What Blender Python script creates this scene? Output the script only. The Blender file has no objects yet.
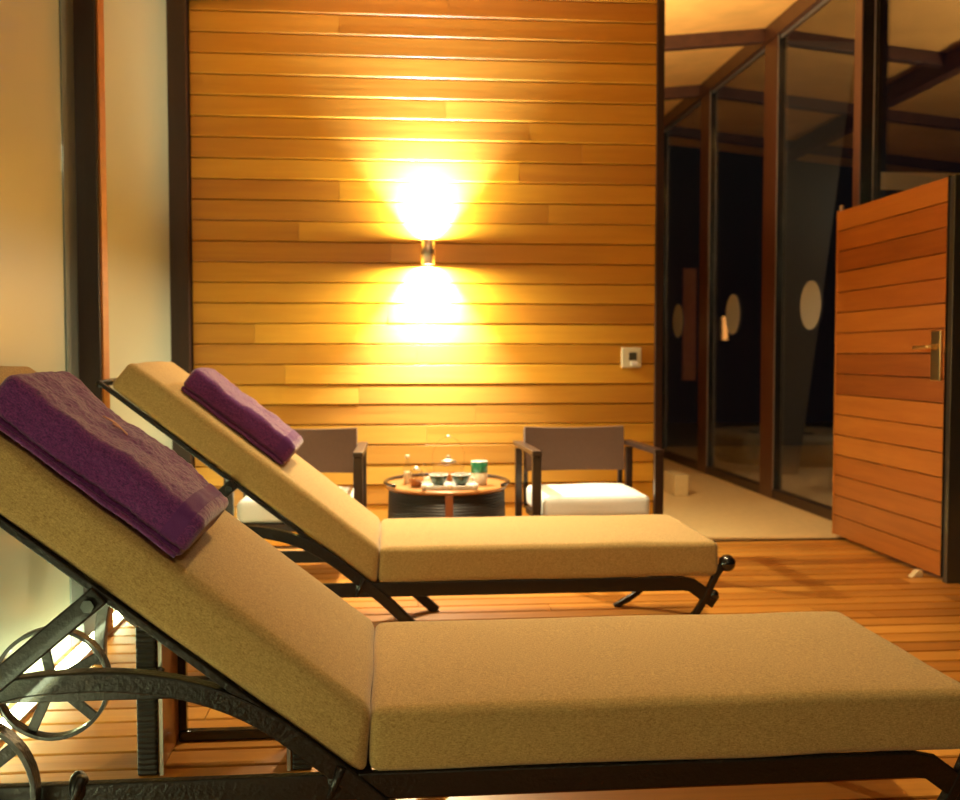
import bpy, math, random
from mathutils import Vector, Matrix, noise
random.seed(7)
S = bpy.context.scene
COL = S.collection
R = math.radians
PI = math.pi

# ------------------------------------------------------------------ materials
def new_mat(name):
    m = bpy.data.materials.new(name); m.use_nodes = True
    nt = m.node_tree
    for n in list(nt.nodes): nt.nodes.remove(n)
    out = nt.nodes.new('ShaderNodeOutputMaterial')
    b = nt.nodes.new('ShaderNodeBsdfPrincipled')
    nt.links.new(b.outputs[0], out.inputs[0])
    return m, nt, b, out

def N(nt, t, **kw):
    n = nt.nodes.new(t)
    for k, v in kw.items():
        if k in n.inputs.keys(): n.inputs[k].default_value = v
        else: setattr(n, k, v)
    return n

def simple(name, col, rough=0.5, metal=0.0, bump=0.0, scale=60, coat=0.0, var=0.0, detail=6):
    m, nt, b, out = new_mat(name)
    b.inputs['Base Color'].default_value = (*col, 1)
    b.inputs['Roughness'].default_value = rough
    b.inputs['Metallic'].default_value = metal
    b.inputs['Coat Weight'].default_value = coat
    tc = N(nt, 'ShaderNodeTexCoord')
    no = N(nt, 'ShaderNodeTexNoise', Scale=scale, Detail=detail)
    nt.links.new(tc.outputs['Object'], no.inputs['Vector'])
    if bump:
        bp = N(nt, 'ShaderNodeBump', Strength=bump, Distance=0.004)
        nt.links.new(no.outputs['Fac'], bp.inputs['Height'])
        nt.links.new(bp.outputs[0], b.inputs['Normal'])
    if var:
        r = N(nt, 'ShaderNodeValToRGB')
        r.color_ramp.elements[0].color = (*[c*(1-var) for c in col], 1)
        r.color_ramp.elements[1].color = (*[min(1, c*(1+var)) for c in col], 1)
        r.color_ramp.elements[0].position = 0.3; r.color_ramp.elements[1].position = 0.7
        nt.links.new(no.outputs['Fac'], r.inputs[0])
        nt.links.new(r.outputs[0], b.inputs['Base Color'])
    return m

def wood(name, dark, mid, light, rough=0.4, axis='X', grain=1.0, coat=0.2, spec=0.5):
    """board timber: per-board tone attribute + stretched grain"""
    m, nt, b, out = new_mat(name)
    b.inputs['Roughness'].default_value = rough
    b.inputs['Coat Weight'].default_value = coat
    b.inputs['Coat Roughness'].default_value = 0.25
    b.inputs['Specular IOR Level'].default_value = spec
    tc = N(nt, 'ShaderNodeTexCoord')
    at = N(nt, 'ShaderNodeAttribute'); at.attribute_name = 'tone'
    add = N(nt, 'ShaderNodeVectorMath', operation='MULTIPLY_ADD')
    cb = N(nt, 'ShaderNodeCombineXYZ')
    for i in range(3): nt.links.new(at.outputs['Fac'], cb.inputs[i])
    nt.links.new(cb.outputs[0], add.inputs[0]); add.inputs[1].default_value = (31, 17, 23)
    mp = N(nt, 'ShaderNodeMapping')
    sc = {'X': (0.9, 14, 14), 'Y': (14, 0.9, 14), 'Z': (14, 14, 0.9)}[axis]
    mp.inputs['Scale'].default_value = [s*grain for s in sc]
    nt.links.new(tc.outputs['Object'], add.inputs[2])
    nt.links.new(add.outputs[0], mp.inputs['Vector'])
    n1 = N(nt, 'ShaderNodeTexNoise', Scale=2.2, Detail=8, Roughness=0.62, Distortion=0.6)
    nt.links.new(mp.outputs[0], n1.inputs['Vector'])
    mp2 = N(nt, 'ShaderNodeMapping'); mp2.inputs['Scale'].default_value = [s*0.32 for s in sc]
    nt.links.new(add.outputs[0], mp2.inputs['Vector'])
    n2 = N(nt, 'ShaderNodeTexNoise', Scale=2.0, Detail=3, Distortion=0.3)
    nt.links.new(mp2.outputs[0], n2.inputs['Vector'])
    # value = .45*tone + .3*n1 + .3*n2
    m1 = N(nt, 'ShaderNodeMath', operation='MULTIPLY'); m1.inputs[1].default_value = 0.42
    nt.links.new(at.outputs['Fac'], m1.inputs[0])
    m2 = N(nt, 'ShaderNodeMath', operation='MULTIPLY_ADD'); m2.inputs[1].default_value = 0.45
    nt.links.new(n1.outputs['Fac'], m2.inputs[0]); nt.links.new(m1.outputs[0], m2.inputs[2])
    m3 = N(nt, 'ShaderNodeMath', operation='MULTIPLY_ADD'); m3.inputs[1].default_value = 0.35
    nt.links.new(n2.outputs['Fac'], m3.inputs[0]); nt.links.new(m2.outputs[0], m3.inputs[2])
    r = N(nt, 'ShaderNodeValToRGB')
    e = r.color_ramp.elements
    e[0].position = 0.32; e[0].color = (*dark, 1)
    e[1].position = 0.88; e[1].color = (*light, 1)
    x = e.new(0.6); x.color = (*mid, 1)
    nt.links.new(m3.outputs[0], r.inputs[0]); nt.links.new(r.outputs[0], b.inputs['Base Color'])
    bp = N(nt, 'ShaderNodeBump', Strength=0.25, Distance=0.003)
    nt.links.new(n1.outputs['Fac'], bp.inputs['Height']); nt.links.new(bp.outputs[0], b.inputs['Normal'])
    return m

def fabric(name, c1, c2, scale=420, rough=0.9, bump=0.6, sheen=0.2):
    m, nt, b, out = new_mat(name)
    b.inputs['Roughness'].default_value = rough
    b.inputs['Sheen Weight'].default_value = sheen
    b.inputs['Specular IOR Level'].default_value = 0.2
    tc = N(nt, 'ShaderNodeTexCoord')
    w = []
    for sc in ((scale*0.35, scale, scale), (scale, scale*0.35, scale)):
        mp = N(nt, 'ShaderNodeMapping'); mp.inputs['Scale'].default_value = sc
        nt.links.new(tc.outputs['Object'], mp.inputs['Vector'])
        n = N(nt, 'ShaderNodeTexNoise', Scale=1.0, Detail=2)
        nt.links.new(mp.outputs[0], n.inputs['Vector']); w.append(n)
    mx = N(nt, 'ShaderNodeMath', operation='ADD')
    nt.links.new(w[0].outputs['Fac'], mx.inputs[0]); nt.links.new(w[1].outputs['Fac'], mx.inputs[1])
    hf = N(nt, 'ShaderNodeMath', operation='MULTIPLY'); hf.inputs[1].default_value = 0.5
    nt.links.new(mx.outputs[0], hf.inputs[0])
    r = N(nt, 'ShaderNodeValToRGB')
    r.color_ramp.elements[0].position = 0.34; r.color_ramp.elements[0].color = (*c1, 1)
    r.color_ramp.elements[1].position = 0.66; r.color_ramp.elements[1].color = (*c2, 1)
    nt.links.new(hf.outputs[0], r.inputs[0]); nt.links.new(r.outputs[0], b.inputs['Base Color'])
    bp = N(nt, 'ShaderNodeBump', Strength=bump, Distance=0.0015)
    nt.links.new(hf.outputs[0], bp.inputs['Height']); nt.links.new(bp.outputs[0], b.inputs['Normal'])
    return m

def emis(name, col, strength):
    m, nt, b, out = new_mat(name)
    b.inputs['Base Color'].default_value = (*col, 1)
    b.inputs['Emission Color'].default_value = (*col, 1)
    b.inputs['Emission Strength'].default_value = strength
    return m

def pane_glass(name, tint=(1, 1, 1), ior=1.6, mul=1.0):
    """architectural glass: clear transmission + fresnel mirror"""
    m = bpy.data.materials.new(name); m.use_nodes = True; nt = m.node_tree
    for n in list(nt.nodes): nt.nodes.remove(n)
    out = nt.nodes.new('ShaderNodeOutputMaterial')
    t = N(nt, 'ShaderNodeBsdfTransparent'); t.inputs[0].default_value = (*tint, 1)
    g = N(nt, 'ShaderNodeBsdfGlossy', Roughness=0.0)
    f = N(nt, 'ShaderNodeFresnel', IOR=ior)
    ge = N(nt, 'ShaderNodeNewGeometry')              # same reflectance on entering and leaving the sheet
    io = N(nt, 'ShaderNodeMapRange'); io.inputs['To Min'].default_value = ior; io.inputs['To Max'].default_value = 1/ior
    nt.links.new(ge.outputs['Backfacing'], io.inputs['Value']); nt.links.new(io.outputs[0], f.inputs['IOR'])
    mu = N(nt, 'ShaderNodeMath', operation='MULTIPLY'); mu.inputs[1].default_value = mul
    mix = N(nt, 'ShaderNodeMixShader')
    nt.links.new(f.outputs[0], mu.inputs[0]); nt.links.new(mu.outputs[0], mix.inputs[0])
    nt.links.new(t.outputs[0], mix.inputs[1]); nt.links.new(g.outputs[0], mix.inputs[2])
    nt.links.new(mix.outputs[0], out.inputs[0])
    return m

M = {}
M['wall_wood'] = wood('golden_cladding', (0.42, 0.17, 0.013), (0.54, 0.25, 0.018), (0.66, 0.335, 0.028), rough=0.42, coat=0.25)
M['deck'] = wood('deck_timber', (0.26, 0.085, 0.012), (0.48, 0.19, 0.026), (0.66, 0.30, 0.05), rough=0.38, coat=0.25)
M['door_wood'] = wood('door_timber', (0.26, 0.075, 0.010), (0.40, 0.125, 0.016), (0.52, 0.19, 0.026), rough=0.42, axis='Y', coat=0.2)
M['beam'] = wood('dark_beam_timber', (0.05, 0.016, 0.008), (0.10, 0.032, 0.014), (0.15, 0.05, 0.02), rough=0.5, axis='Y', coat=0.1)
M['post'] = wood('dark_post_timber', (0.013, 0.006, 0.004), (0.026, 0.010, 0.006), (0.045, 0.017, 0.008), rough=0.45, axis='Z', coat=0.1)
M['post_red'] = wood('red_brown_post_timber', (0.03, 0.010, 0.004), (0.065, 0.020, 0.007), (0.10, 0.032, 0.011), rough=0.4, axis='Z', coat=0.2)
M['chair_wood'] = wood('chair_timber', (0.014, 0.008, 0.007), (0.026, 0.013, 0.010), (0.045, 0.022, 0.015), rough=0.35, axis='Y', coat=0.3)
M['table_wood'] = wood('table_timber', (0.24, 0.09, 0.025), (0.36, 0.15, 0.04), (0.46, 0.20, 0.06), rough=0.3, coat=0.4)
M['rib_wood'] = wood('table_rib_timber', (0.16, 0.045, 0.015), (0.24, 0.07, 0.025), (0.3, 0.1, 0.03), rough=0.35, axis='Z', coat=0.3)
M['ceiling'] = simple('ceiling_plaster', (0.84, 0.41, 0.10), 0.8, bump=0.5, scale=3.5, var=0.12)
M['stone'] = simple('pale_stone_floor', (0.66, 0.47, 0.21), 0.45, bump=0.1, scale=20, var=0.06)
M['out_stone'] = simple('terrace_stone', (0.42, 0.33, 0.2), 0.6, bump=0.2, scale=12, var=0.1)
M['iron'] = simple('wrought_iron', (0.011, 0.007, 0.006), 0.36, metal=0.3, bump=0.7, scale=110, coat=0.25)
M['black_metal'] = simple('black_painted_metal', (0.012, 0.011, 0.011), 0.22, metal=0.2, coat=0.6)
M['black_gloss'] = simple('black_glossy_panel', (0.05, 0.044, 0.034), 0.3, metal=0.0, coat=0.8)
M['steel'] = simple('brushed_steel', (0.50, 0.45, 0.38), 0.45, metal=0.9, bump=0.05, scale=200)
M['brass'] = simple('satin_brass', (0.75, 0.55, 0.25), 0.28, metal=1.0)
M['cushion'] = fabric('tan_linen', (0.29, 0.175, 0.055), (0.56, 0.375, 0.14))
M['white_cloth'] = fabric('white_canvas', (0.78, 0.80, 0.78), (0.88, 0.90, 0.88), scale=300, bump=0.3)
M['sling'] = fabric('brown_sling_mesh', (0.085, 0.045, 0.030), (0.145, 0.08, 0.052), scale=500)
M['towel'] = fabric('purple_terry', (0.05, 0.008, 0.085), (0.23, 0.040, 0.22), scale=380, bump=1.0, sheen=0.5)
M['towel_band'] = fabric('purple_flat_weave', (0.10, 0.02, 0.14), (0.14, 0.032, 0.17), scale=900, bump=0.3)
M['thread'] = simple('peach_thread', (0.75, 0.38, 0.25), 0.6)
M['white_ceramic'] = simple('white_ceramic', (0.85, 0.85, 0.82), 0.12, coat=0.6)
M['green_ceramic'] = simple('dark_green_ceramic', (0.02, 0.06, 0.035), 0.12, coat=0.8)
M['green_tin'] = simple('green_painted_tin', (0.03, 0.22, 0.10), 0.3, coat=0.3)
M['amber'] = simple('amber_tea', (0.55, 0.17, 0.03), 0.15)
M['wax'] = simple('cream_wax', (0.85, 0.7, 0.5), 0.4)
M['plastic'] = simple('cream_plastic', (0.72, 0.68, 0.48), 0.35)
M['dark_plastic'] = simple('dark_switch_insert', (0.05, 0.05, 0.03), 0.4)
M['pebble'] = simple('dark_pebbles', (0.03, 0.028, 0.026), 0.6, bump=1.0, scale=30)
M['grey'] = simple('grey_render', (0.10, 0.10, 0.095), 0.8, bump=0.2, scale=20)
M['grey_dark'] = simple('dark_wall_paint', (0.02, 0.018, 0.018), 0.8)
M['pale_wood'] = wood('pale_outdoor_timber', (0.55, 0.40, 0.2), (0.66, 0.5, 0.28), (0.75, 0.58, 0.34), rough=0.5)
M['dot'] = simple('frosted_sticker', (0.34, 0.34, 0.30), 0.7)
M['led'] = emis('led_tube', (0.88, 1.0, 0.58), 56)
M['lamp'] = emis('lamp_glow', (1.0, 0.93, 0.78), 30)
M['lantern'] = emis('lantern_glow', (1.0, 0.40, 0.09), 2.2)
M['glass'] = pane_glass('window_glass', ior=1.55, mul=1.5)
M['thin_glass'] = pane_glass('tea_glass', tint=(0.93, 0.93, 0.9), ior=1.45, mul=1.0)
M['edge_grey'] = simple('grey_blue_edge_strip', (0.22, 0.26, 0.25), 0.2, coat=0.5)

# woven panel: dark with horizontal ribs
m, nt, b, out = new_mat('dark_woven_strips'); M['woven'] = m
b.inputs['Roughness'].default_value = 0.45
tc = N(nt, 'ShaderNodeTexCoord')
wv = N(nt, 'ShaderNodeTexWave', Scale=22.0, Distortion=1.2, Detail=2); wv.bands_direction = 'Z'
nt.links.new(tc.outputs['Object'], wv.inputs['Vector'])
r = N(nt, 'ShaderNodeValToRGB'); r.color_ramp.elements[0].color = (0.010, 0.007, 0.006, 1); r.color_ramp.elements[1].color = (0.022, 0.016, 0.013, 1)
nt.links.new(wv.outputs['Fac'], r.inputs[0]); nt.links.new(r.outputs[0], b.inputs['Base Color'])
bp = N(nt, 'ShaderNodeBump', Strength=0.8, Distance=0.004)
nt.links.new(wv.outputs['Fac'], bp.inputs['Height']); nt.links.new(bp.outputs[0], b.inputs['Normal'])

# frosted panel of the left wall: cream, satin, with a glossy coat
m, nt, b, out = new_mat('satin_cream_panel'); M['frost'] = m
b.inputs['Base Color'].default_value = (0.42, 0.48, 0.37, 1)
b.inputs['Roughness'].default_value = 0.45
b.inputs['Coat Weight'].default_value = 0.6
b.inputs['Coat Roughness'].default_value = 0.08
b.inputs['Coat IOR'].default_value = 1.6

# ------------------------------------------------------------------ mesh helpers
class MB:
    def __init__(self): self.v = []; self.f = []; self.t = []; self.tone = 0.5
    def add(self, vs, fs):
        o = len(self.v); self.v += [tuple(p) for p in vs]
        for f in fs: self.f.append([i+o for i in f]); self.t.append(self.tone)
    def box(self, x0, x1, y0, y1, z0, z1):
        self.add([(x0,y0,z0),(x1,y0,z0),(x1,y1,z0),(x0,y1,z0),(x0,y0,z1),(x1,y0,z1),(x1,y1,z1),(x0,y1,z1)],
                 [(0,3,2,1),(4,5,6,7),(0,1,5,4),(1,2,6,5),(2,3,7,6),(3,0,4,7)])
    def prism(self, prof, a0, a1, axis):
        """extrude closed 2-D profile along an axis. profile coords fill the two other axes in xyz order"""
        n = len(prof); vs = []
        for a in (a0, a1):
            for p, q in prof:
                vs.append({'X': (a, p, q), 'Y': (p, a, q), 'Z': (p, q, a)}[axis])
        fs = [(i, (i+1) % n, n+(i+1) % n, n+i) for i in range(n)]
        fs += [tuple(range(n))[::-1], tuple(range(n, 2*n))]
        self.add(vs, fs)
    def ribbon(self, pts, wy, t, y=0.0):
        """flat bar swept along (x,z) points; wy = width across y, t = thickness in plane"""
        n = len(pts); vs = []
        for i, p in enumerate(pts):
            a = pts[max(0, i-1)]; c = pts[min(n-1, i+1)]
            d = Vector((c[0]-a[0], c[1]-a[1])).normalized(); nx, nz = -d.y, d.x
            for s, yy in ((1, -1), (1, 1), (-1, 1), (-1, -1)):
                vs.append((p[0]+nx*s*t/2, y+yy*wy/2, p[1]+nz*s*t/2))
        fs = []
        for i in range(n-1):
            for k in range(4):
                a, b_ = i*4+k, i*4+(k+1) % 4
                fs.append((a, b_, b_+4, a+4))
        fs += [(3, 2, 1, 0), tuple((n-1)*4+k for k in range(4))]
        self.add(vs, fs)
    def tube(self, pts, r, seg=10):
        pts = [Vector(p) for p in pts]; n = len(pts); vs = []
        rr = r if isinstance(r, (list, tuple)) else [r]*n
        up = Vector((0, 0, 1))
        d0 = (pts[1]-pts[0]).normalized()
        if abs(d0.z) > 0.9: up = Vector((0, 1, 0))
        side = d0.cross(up).normalized()
        for i, p in enumerate(pts):
            d = (pts[min(n-1, i+1)]-pts[max(0, i-1)]).normalized()
            side = (side - d*side.dot(d)).normalized(); u = d.cross(side)
            for k in range(seg):
                a = 2*PI*k/seg
                vs.append(p+(side*math.cos(a)+u*math.sin(a))*rr[i])
        fs = [(i*seg+k, i*seg+(k+1) % seg, (i+1)*seg+(k+1) % seg, (i+1)*seg+k) for i in range(n-1) for k in range(seg)]
        fs += [tuple(range(seg))[::-1], tuple((n-1)*seg+k for k in range(seg))]
        self.add(vs, fs)
    def lathe(self, prof, c=(0, 0, 0), seg=32, axis='Z'):
        """prof: list of (r, h)"""
        vs = []; n = len(prof)
        for r_, h in prof:
            r_ = max(r_, 1e-5)
            for k in range(seg):
                a = 2*PI*k/seg; x, y = r_*math.cos(a), r_*math.sin(a)
                p = (x, y, h) if axis == 'Z' else (x, h, y)
                vs.append((p[0]+c[0], p[1]+c[1], p[2]+c[2]))
        fs = [(i*seg+k, i*seg+(k+1) % seg, (i+1)*seg+(k+1) % seg, (i+1)*seg+k) for i in range(n-1) for k in range(seg)]
        self.add(vs, fs)
    def sphere(self, c, r, seg=16, rings=10, sz=1.0):
        self.lathe([(r*math.sin(PI*i/rings), -r*sz*math.cos(PI*i/rings)) for i in range(rings+1)], c, seg)
    def build(self, name, mat, parent=None, smooth=False, bevel=0.0, bseg=2, loc=None, rot=None):
        me = bpy.data.meshes.new(name); me.from_pydata(self.v, [], self.f); me.validate()
        if len(me.polygons) == len(self.t):
            at = me.attributes.new('tone', 'FLOAT', 'FACE'); at.data.foreach_set('value', self.t)
        import bmesh
        bm = bmesh.new(); bm.from_mesh(me); bmesh.ops.recalc_face_normals(bm, faces=bm.faces); bm.to_mesh(me); bm.free()
        me.materials.append(M[mat])
        if smooth:
            for p in me.polygons: p.use_smooth = True
        o = bpy.data.objects.new(name, me); COL.objects.link(o)
        if parent: o.parent = parent
        if loc: o.location = loc
        if rot: o.rotation_euler = rot
        if bevel:
            md = o.modifiers.new('bevel', 'BEVEL'); md.width = bevel; md.segments = bseg; md.limit_method = 'ANGLE'; md.angle_limit = R(40)
        if smooth == 'auto':
            md = o.modifiers.new('wn', 'WEIGHTED_NORMAL')
        return o

def crv(pts, k=8):
    """catmull-rom resample of a list of tuples"""
    P = [Vector(p) for p in pts]; P = [2*P[0]-P[1]] + P + [2*P[-1]-P[-2]]
    out = []
    for i in range(1, len(P)-2):
        for j in range(k):
            t = j/k; a, b_, c, d = P[i-1], P[i], P[i+1], P[i+2]
            out.append(0.5*((2*b_)+(c-a)*t+(2*a-5*b_+4*c-d)*t*t+(3*b_-a-3*c+d)*t**3))
    out.append(P[-2])
    return [tuple(p) for p in out]

def axis_samples(h, r, n):
    c = [-h + r*(1-math.cos(PI/2*i/5)) * 1.0 for i in range(5)]
    mid = [-h+r + (2*h-2*r)*i/n for i in range(n+1)]
    return c + mid + [-x for x in reversed(c)]

def slab(mb, L, W, T, r, nx, ny, nz, f=None):
    """rounded box centred at origin; f(p)->p deformation"""
    hx, hy, hz = L/2, W/2, T/2
    X, Y, Z = axis_samples(hx, r, nx), axis_samples(hy, r, ny), axis_samples(hz, r, nz)
    idx = {}; vs = []; fs = []
    def vid(i, j, k):
        if (i, j, k) in idx: return idx[(i, j, k)]
        p = Vector((X[i], Y[j], Z[k]))
        q = Vector((max(-hx+r, min(hx-r, p.x)), max(-hy+r, min(hy-r, p.y)), max(-hz+r, min(hz-r, p.z))))
        d = p-q
        if d.length > 1e-7: p = q + d.normalized()*r
        if f: p = f(p)
        idx[(i, j, k)] = len(vs); vs.append(tuple(p)); return idx[(i, j, k)]
    a, b_, c = len(X)-1, len(Y)-1, len(Z)-1
    for i in range(a):
        for j in range(b_):
            fs.append((vid(i,j,c), vid(i+1,j,c), vid(i+1,j+1,c), vid(i,j+1,c)))
            fs.append((vid(i,j,0), vid(i,j+1,0), vid(i+1,j+1,0), vid(i+1,j,0)))
        for k in range(c):
            fs.append((vid(i,0,k), vid(i+1,0,k), vid(i+1,0,k+1), vid(i,0,k+1)))
            fs.append((vid(i,b_,k), vid(i,b_,k+1), vid(i+1,b_,k+1), vid(i+1,b_,k)))
    for j in range(b_):
        for k in range(c):
            fs.append((vid(0,j,k), vid(0,j,k+1), vid(0,j+1,k+1), vid(0,j+1,k)))
            fs.append((vid(a,j,k), vid(a,j+1,k), vid(a,j+1,k+1), vid(a,j,k+1)))
    mb.add(vs, fs)

def tag(o, label=None, cat=None, group=None, kind=None):
    if label: o['label'] = label
    if cat: o['category'] = cat
    if group: o['group'] = group
    if kind: o['kind'] = kind
    return o
def empty(name, loc, rz=0.0):
    o = bpy.data.objects.new(name, None); COL.objects.link(o); o.location = loc; o.rotation_euler = (0, 0, rz)
    o.empty_display_size = 0.1
    return o
def copy_tree(o, parent=None):
    c = o.copy(); COL.objects.link(c)
    if parent: c.parent = parent
    for ch in list(o.children): copy_tree(ch, c)
    return c
def struct(o): o['kind'] = 'structure'; return o

# ------------------------------------------------------------------ setting
LW, GX, WY = -1.20, 2.94, 5.70          # left wall, glazing plane, cladding front
def ceil_z(x): return 3.62 + 0.10*(x-2.9)

# wooden deck (boards run across the room)
def board_y(mb, x0, x1, y0, w, z1, t=0.025, c=0.004):
    prof = [(y0, z1-t), (y0+w, z1-t), (y0+w, z1-c*0.6), (y0+w-c*0.6, z1), (y0+c*0.6, z1), (y0, z1-c)]
    mb.prism(prof, x0, x1, 'X')
fl = MB()
pitch = 0.118; y = -1.2; row = 0
while y < 5.72:
    x = LW; w = pitch-0.013
    if y+w > 5.72: w = 5.72-y
    cut = random.uniform(0.5, 2.4)
    xe = 4.6 if y < 4.5 else GX-0.03
    while x < xe:
        x1 = min(x+cut, xe); fl.tone = random.random()
        board_y(fl, x, x1-0.003, y, w, 0.0)
        x = x1; cut = random.uniform(1.6, 2.8)
    y += pitch; row += 1
floor = struct(fl.build('floor', 'deck'))
g = MB(); g.box(LW-0.1, 4.6, -1.2, 5.72, -0.08, -0.026); struct(g.build('floor_joists', 'black_metal'))
# pale stone floor beyond the partition
g = MB(); g.box(LW, GX-0.03, 5.72, 11.7, -0.05, 0.004); struct(g.build('floor_stone', 'stone'))
g = MB(); g.box(1.50, GX-0.03, 5.705, 5.72, -0.05, 0.008); struct(g.build('trim_1', 'post'))
# terrace outside the glazing
g = MB(); g.box(GX+0.05, 9.0, 4.7, 16.0, -0.08, -0.02); struct(g.build('terrace_floor', 'out_stone'))

# ceiling slab with slope
g = MB()
g.add([(LW-0.2, -1.2, ceil_z(LW-0.2)), (GX+0.1, -1.2, ceil_z(GX+0.1)), (GX+0.1, 11.8, ceil_z(GX+0.1)), (LW-0.2, 11.8, ceil_z(LW-0.2)),
       (LW-0.2, -1.2, ceil_z(LW)+0.15), (GX+0.1, -1.2, ceil_z(GX)+0.15), (GX+0.1, 11.8, ceil_z(GX)+0.15), (LW-0.2, 11.8, ceil_z(LW)+0.15)],
      [(0,3,2,1),(4,5,6,7),(0,1,5,4),(1,2,6,5),(2,3,7,6),(3,0,4,7)])
struct(g.build('ceiling', 'ceiling'))
def cross_beam(y0, y1, x0=LW, x1=GX-0.05, d=0.10):
    mb = MB()
    za, zb = ceil_z(x0), ceil_z(x1)
    mb.tone = random.random()
    mb.add([(x0,y0,za-d),(x1,y0,zb-d),(x1,y1,zb-d),(x0,y1,za-d),(x0,y0,za+.01),(x1,y0,zb+.01),(x1,y1,zb+.01),(x0,y1,za+.01)],
           [(0,3,2,1),(4,5,6,7),(0,1,5,4),(1,2,6,5),(2,3,7,6),(3,0,4,7)])
    return mb
for i, yb in enumerate((1.2, 2.8, 4.4, 7.60, 9.22, 10.84)):
    struct(cross_beam(yb, yb+0.09).build('ceiling_beam', 'beam', bevel=0.004))
mb = MB(); mb.box(1.30, 1.42, 5.9, 11.7, ceil_z(1.36)-0.16, ceil_z(1.36)+0.0); struct(mb.build('ceiling_beam_long', 'beam', bevel=0.004))

# partition wall clad in golden boards
cl = MB(); bp_ = 0.1145; z = 0.02
x0w, x1w = -1.09, 1.53
def clad_row(mb, xa, xb, z0, h, yf):
    t = random.uniform(-0.002, 0.002)
    prof = [(yf+0.03, z0), (yf+0.006, z0), (yf+t, z0+0.004), (yf+0.001, z0+h*0.5), (yf+0.001-t, z0+h-0.008), (yf+0.010, z0+h-0.003), (yf+0.03, z0+h-0.002)]
    mb.prism(prof, xa, xb, 'X')
while z < 3.6:
    top = min(z+bp_, 3.62)
    js = [x0w] + sorted(random.uniform(x0w+0.3, x1w-0.3) for _ in range(random.choice((0, 1, 1)))) + [x1w]
    for a, b2 in zip(js[:-1], js[1:]):
        cl.tone = random.random()*(0.25 if 0.68 < z < 0.80 else 1.0); clad_row(cl, a, b2-0.001, z, bp_, WY)
    z += bp_
struct(cl.build('wall_back', 'wall_wood'))
g = MB(); g.box(-1.2, 1.53, WY+0.028, WY+0.14, 0.0, 3.6); struct(g.build('wall_back_core', 'post'))
g = MB(); g.box(1.53, 1.572, WY-0.02, WY+0.16, 0.0, 3.48); struct(g.build('trim_2', 'post', bevel=0.003))
# sloping header on top of the cladding
mb = MB(); za, zb = 3.035, 3.035+0.10*2.8
mb.add([(-1.2,WY-0.05,za),(1.6,WY-0.05,zb),(1.6,WY+0.02,zb),(-1.2,WY+0.02,za),(-1.2,WY-0.05,3.4),(1.6,WY-0.05,3.6),(1.6,WY+0.02,3.6),(-1.2,WY+0.02,3.4)],
       [(0,3,2,1),(4,5,6,7),(0,1,5,4),(1,2,6,5),(2,3,7,6),(3,0,4,7)])
struct(mb.build('trim_3', 'post', bevel=0.004))

# left wall: satin panels between dark posts
g = MB(); g.box(LW-0.04, LW, 4.06, WY, 0.0, 3.2); struct(g.build('wall_left', 'frost'))
g = MB(); g.box(LW-0.04, LW, -1.2, 4.0, 0.0, 3.2); struct(g.build('wall_left', 'frost'))
g = MB(); g.box(LW-0.04, LW+0.008, 3.66, 3.985, 0.0, 3.2); 
g2 = MB(); g2.box(LW-0.005, LW+0.006, 3.84, 3.985, 0.0, 3.2); struct(g2.build('trim_4', 'edge_grey'))  # grey-blue strip in front of the near post
g = MB(); g.box(LW-0.04, LW+0.085, 3.985, 4.08, 0.0, 3.2); struct(g.build('trim_5', 'post', bevel=0.004))
g = MB(); g.box(LW+0.085, LW+0.094, 4.0, 4.08, 0.0, 3.2); struct(g.build('post_lit_side', 'door_wood', bevel=0.003))  # lit inner side of the post, put in as an orange facing
g = MB(); g.box(LW-0.04, LW+0.10, WY-0.06, WY+0.03, 0.0, 3.1); struct(g.build('trim_7', 'post', bevel=0.004))
# end wall of the corridor
g = MB(); g.box(LW, GX+0.1, 11.7, 11.8, 0.0, 3.62); struct(g.build('wall_back_corridor', 'grey_dark'))
g = MB(); g.box(LW-0.04, LW, WY+0.03, 11.7, 0.0, 3.2); struct(g.build('wall_left_corridor', 'grey_dark'))

# glazing on the right: sill, head rail, posts, panes
def depth_bar(name, x0, x1, y0, y1, z0, z1, mat):
    mb = MB(); mb.tone = 0.6; mb.box(x0, x1, y0, y1, z0, z1); return struct(mb.build(name, mat, bevel=0.004))
depth_bar('trim_8', GX-0.03, GX+0.05, 4.61, 11.7, -0.02, 0.075, 'post')
depth_bar('trim_9', GX-0.05, GX+0.05, 4.61, 11.7, 3.50, 3.62, 'post_red')
depth_bar('trim_10', GX-0.012, GX-0.004, 4.61, 11.7, 3.475, 3.50, 'steel')
py = [4.61, 5.80, 7.38, 8.98, 10.58]
for i, yy in enumerate(py):
    w = (0.05, 0.09, 0.26, 0.26, 0.26)[i]; xi = {0: 2.86, 1: 2.797}.get(i, 2.905); xw = {0: 0.06, 1: 0.13}.get(i, 0.075)
    mb = MB(); mb.tone = 0.9; mb.box(xi, xi+xw, yy, yy+w, 0.0, 3.5)
    struct(mb.build('glazing_post', 'post_red', bevel=0.004))
    x1_ = xi+xw
    mb = MB(); mb.box(xi+0.006, x1_, yy-0.008, yy-0.0005, 0.0, 3.5); struct(mb.build('post_face', 'black_metal'))
    mb = MB(); q = xi+0.075 if i == 1 else xi; mb.box(q, q+0.006, yy-0.011, yy-0.0085, 0.07, 3.5)
    struct(mb.build('post_strip', 'steel'))
    y1 = py[i+1] if i+1 < len(py) else 11.7
    gx = 2.882 if i == 0 else GX
    mb = MB(); mb.box(gx-0.003, gx+0.005, yy+w, y1, 0.075, 3.5)
    wo = mb.build('window_%d' % (i+1), 'glass'); struct(wo)

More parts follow.
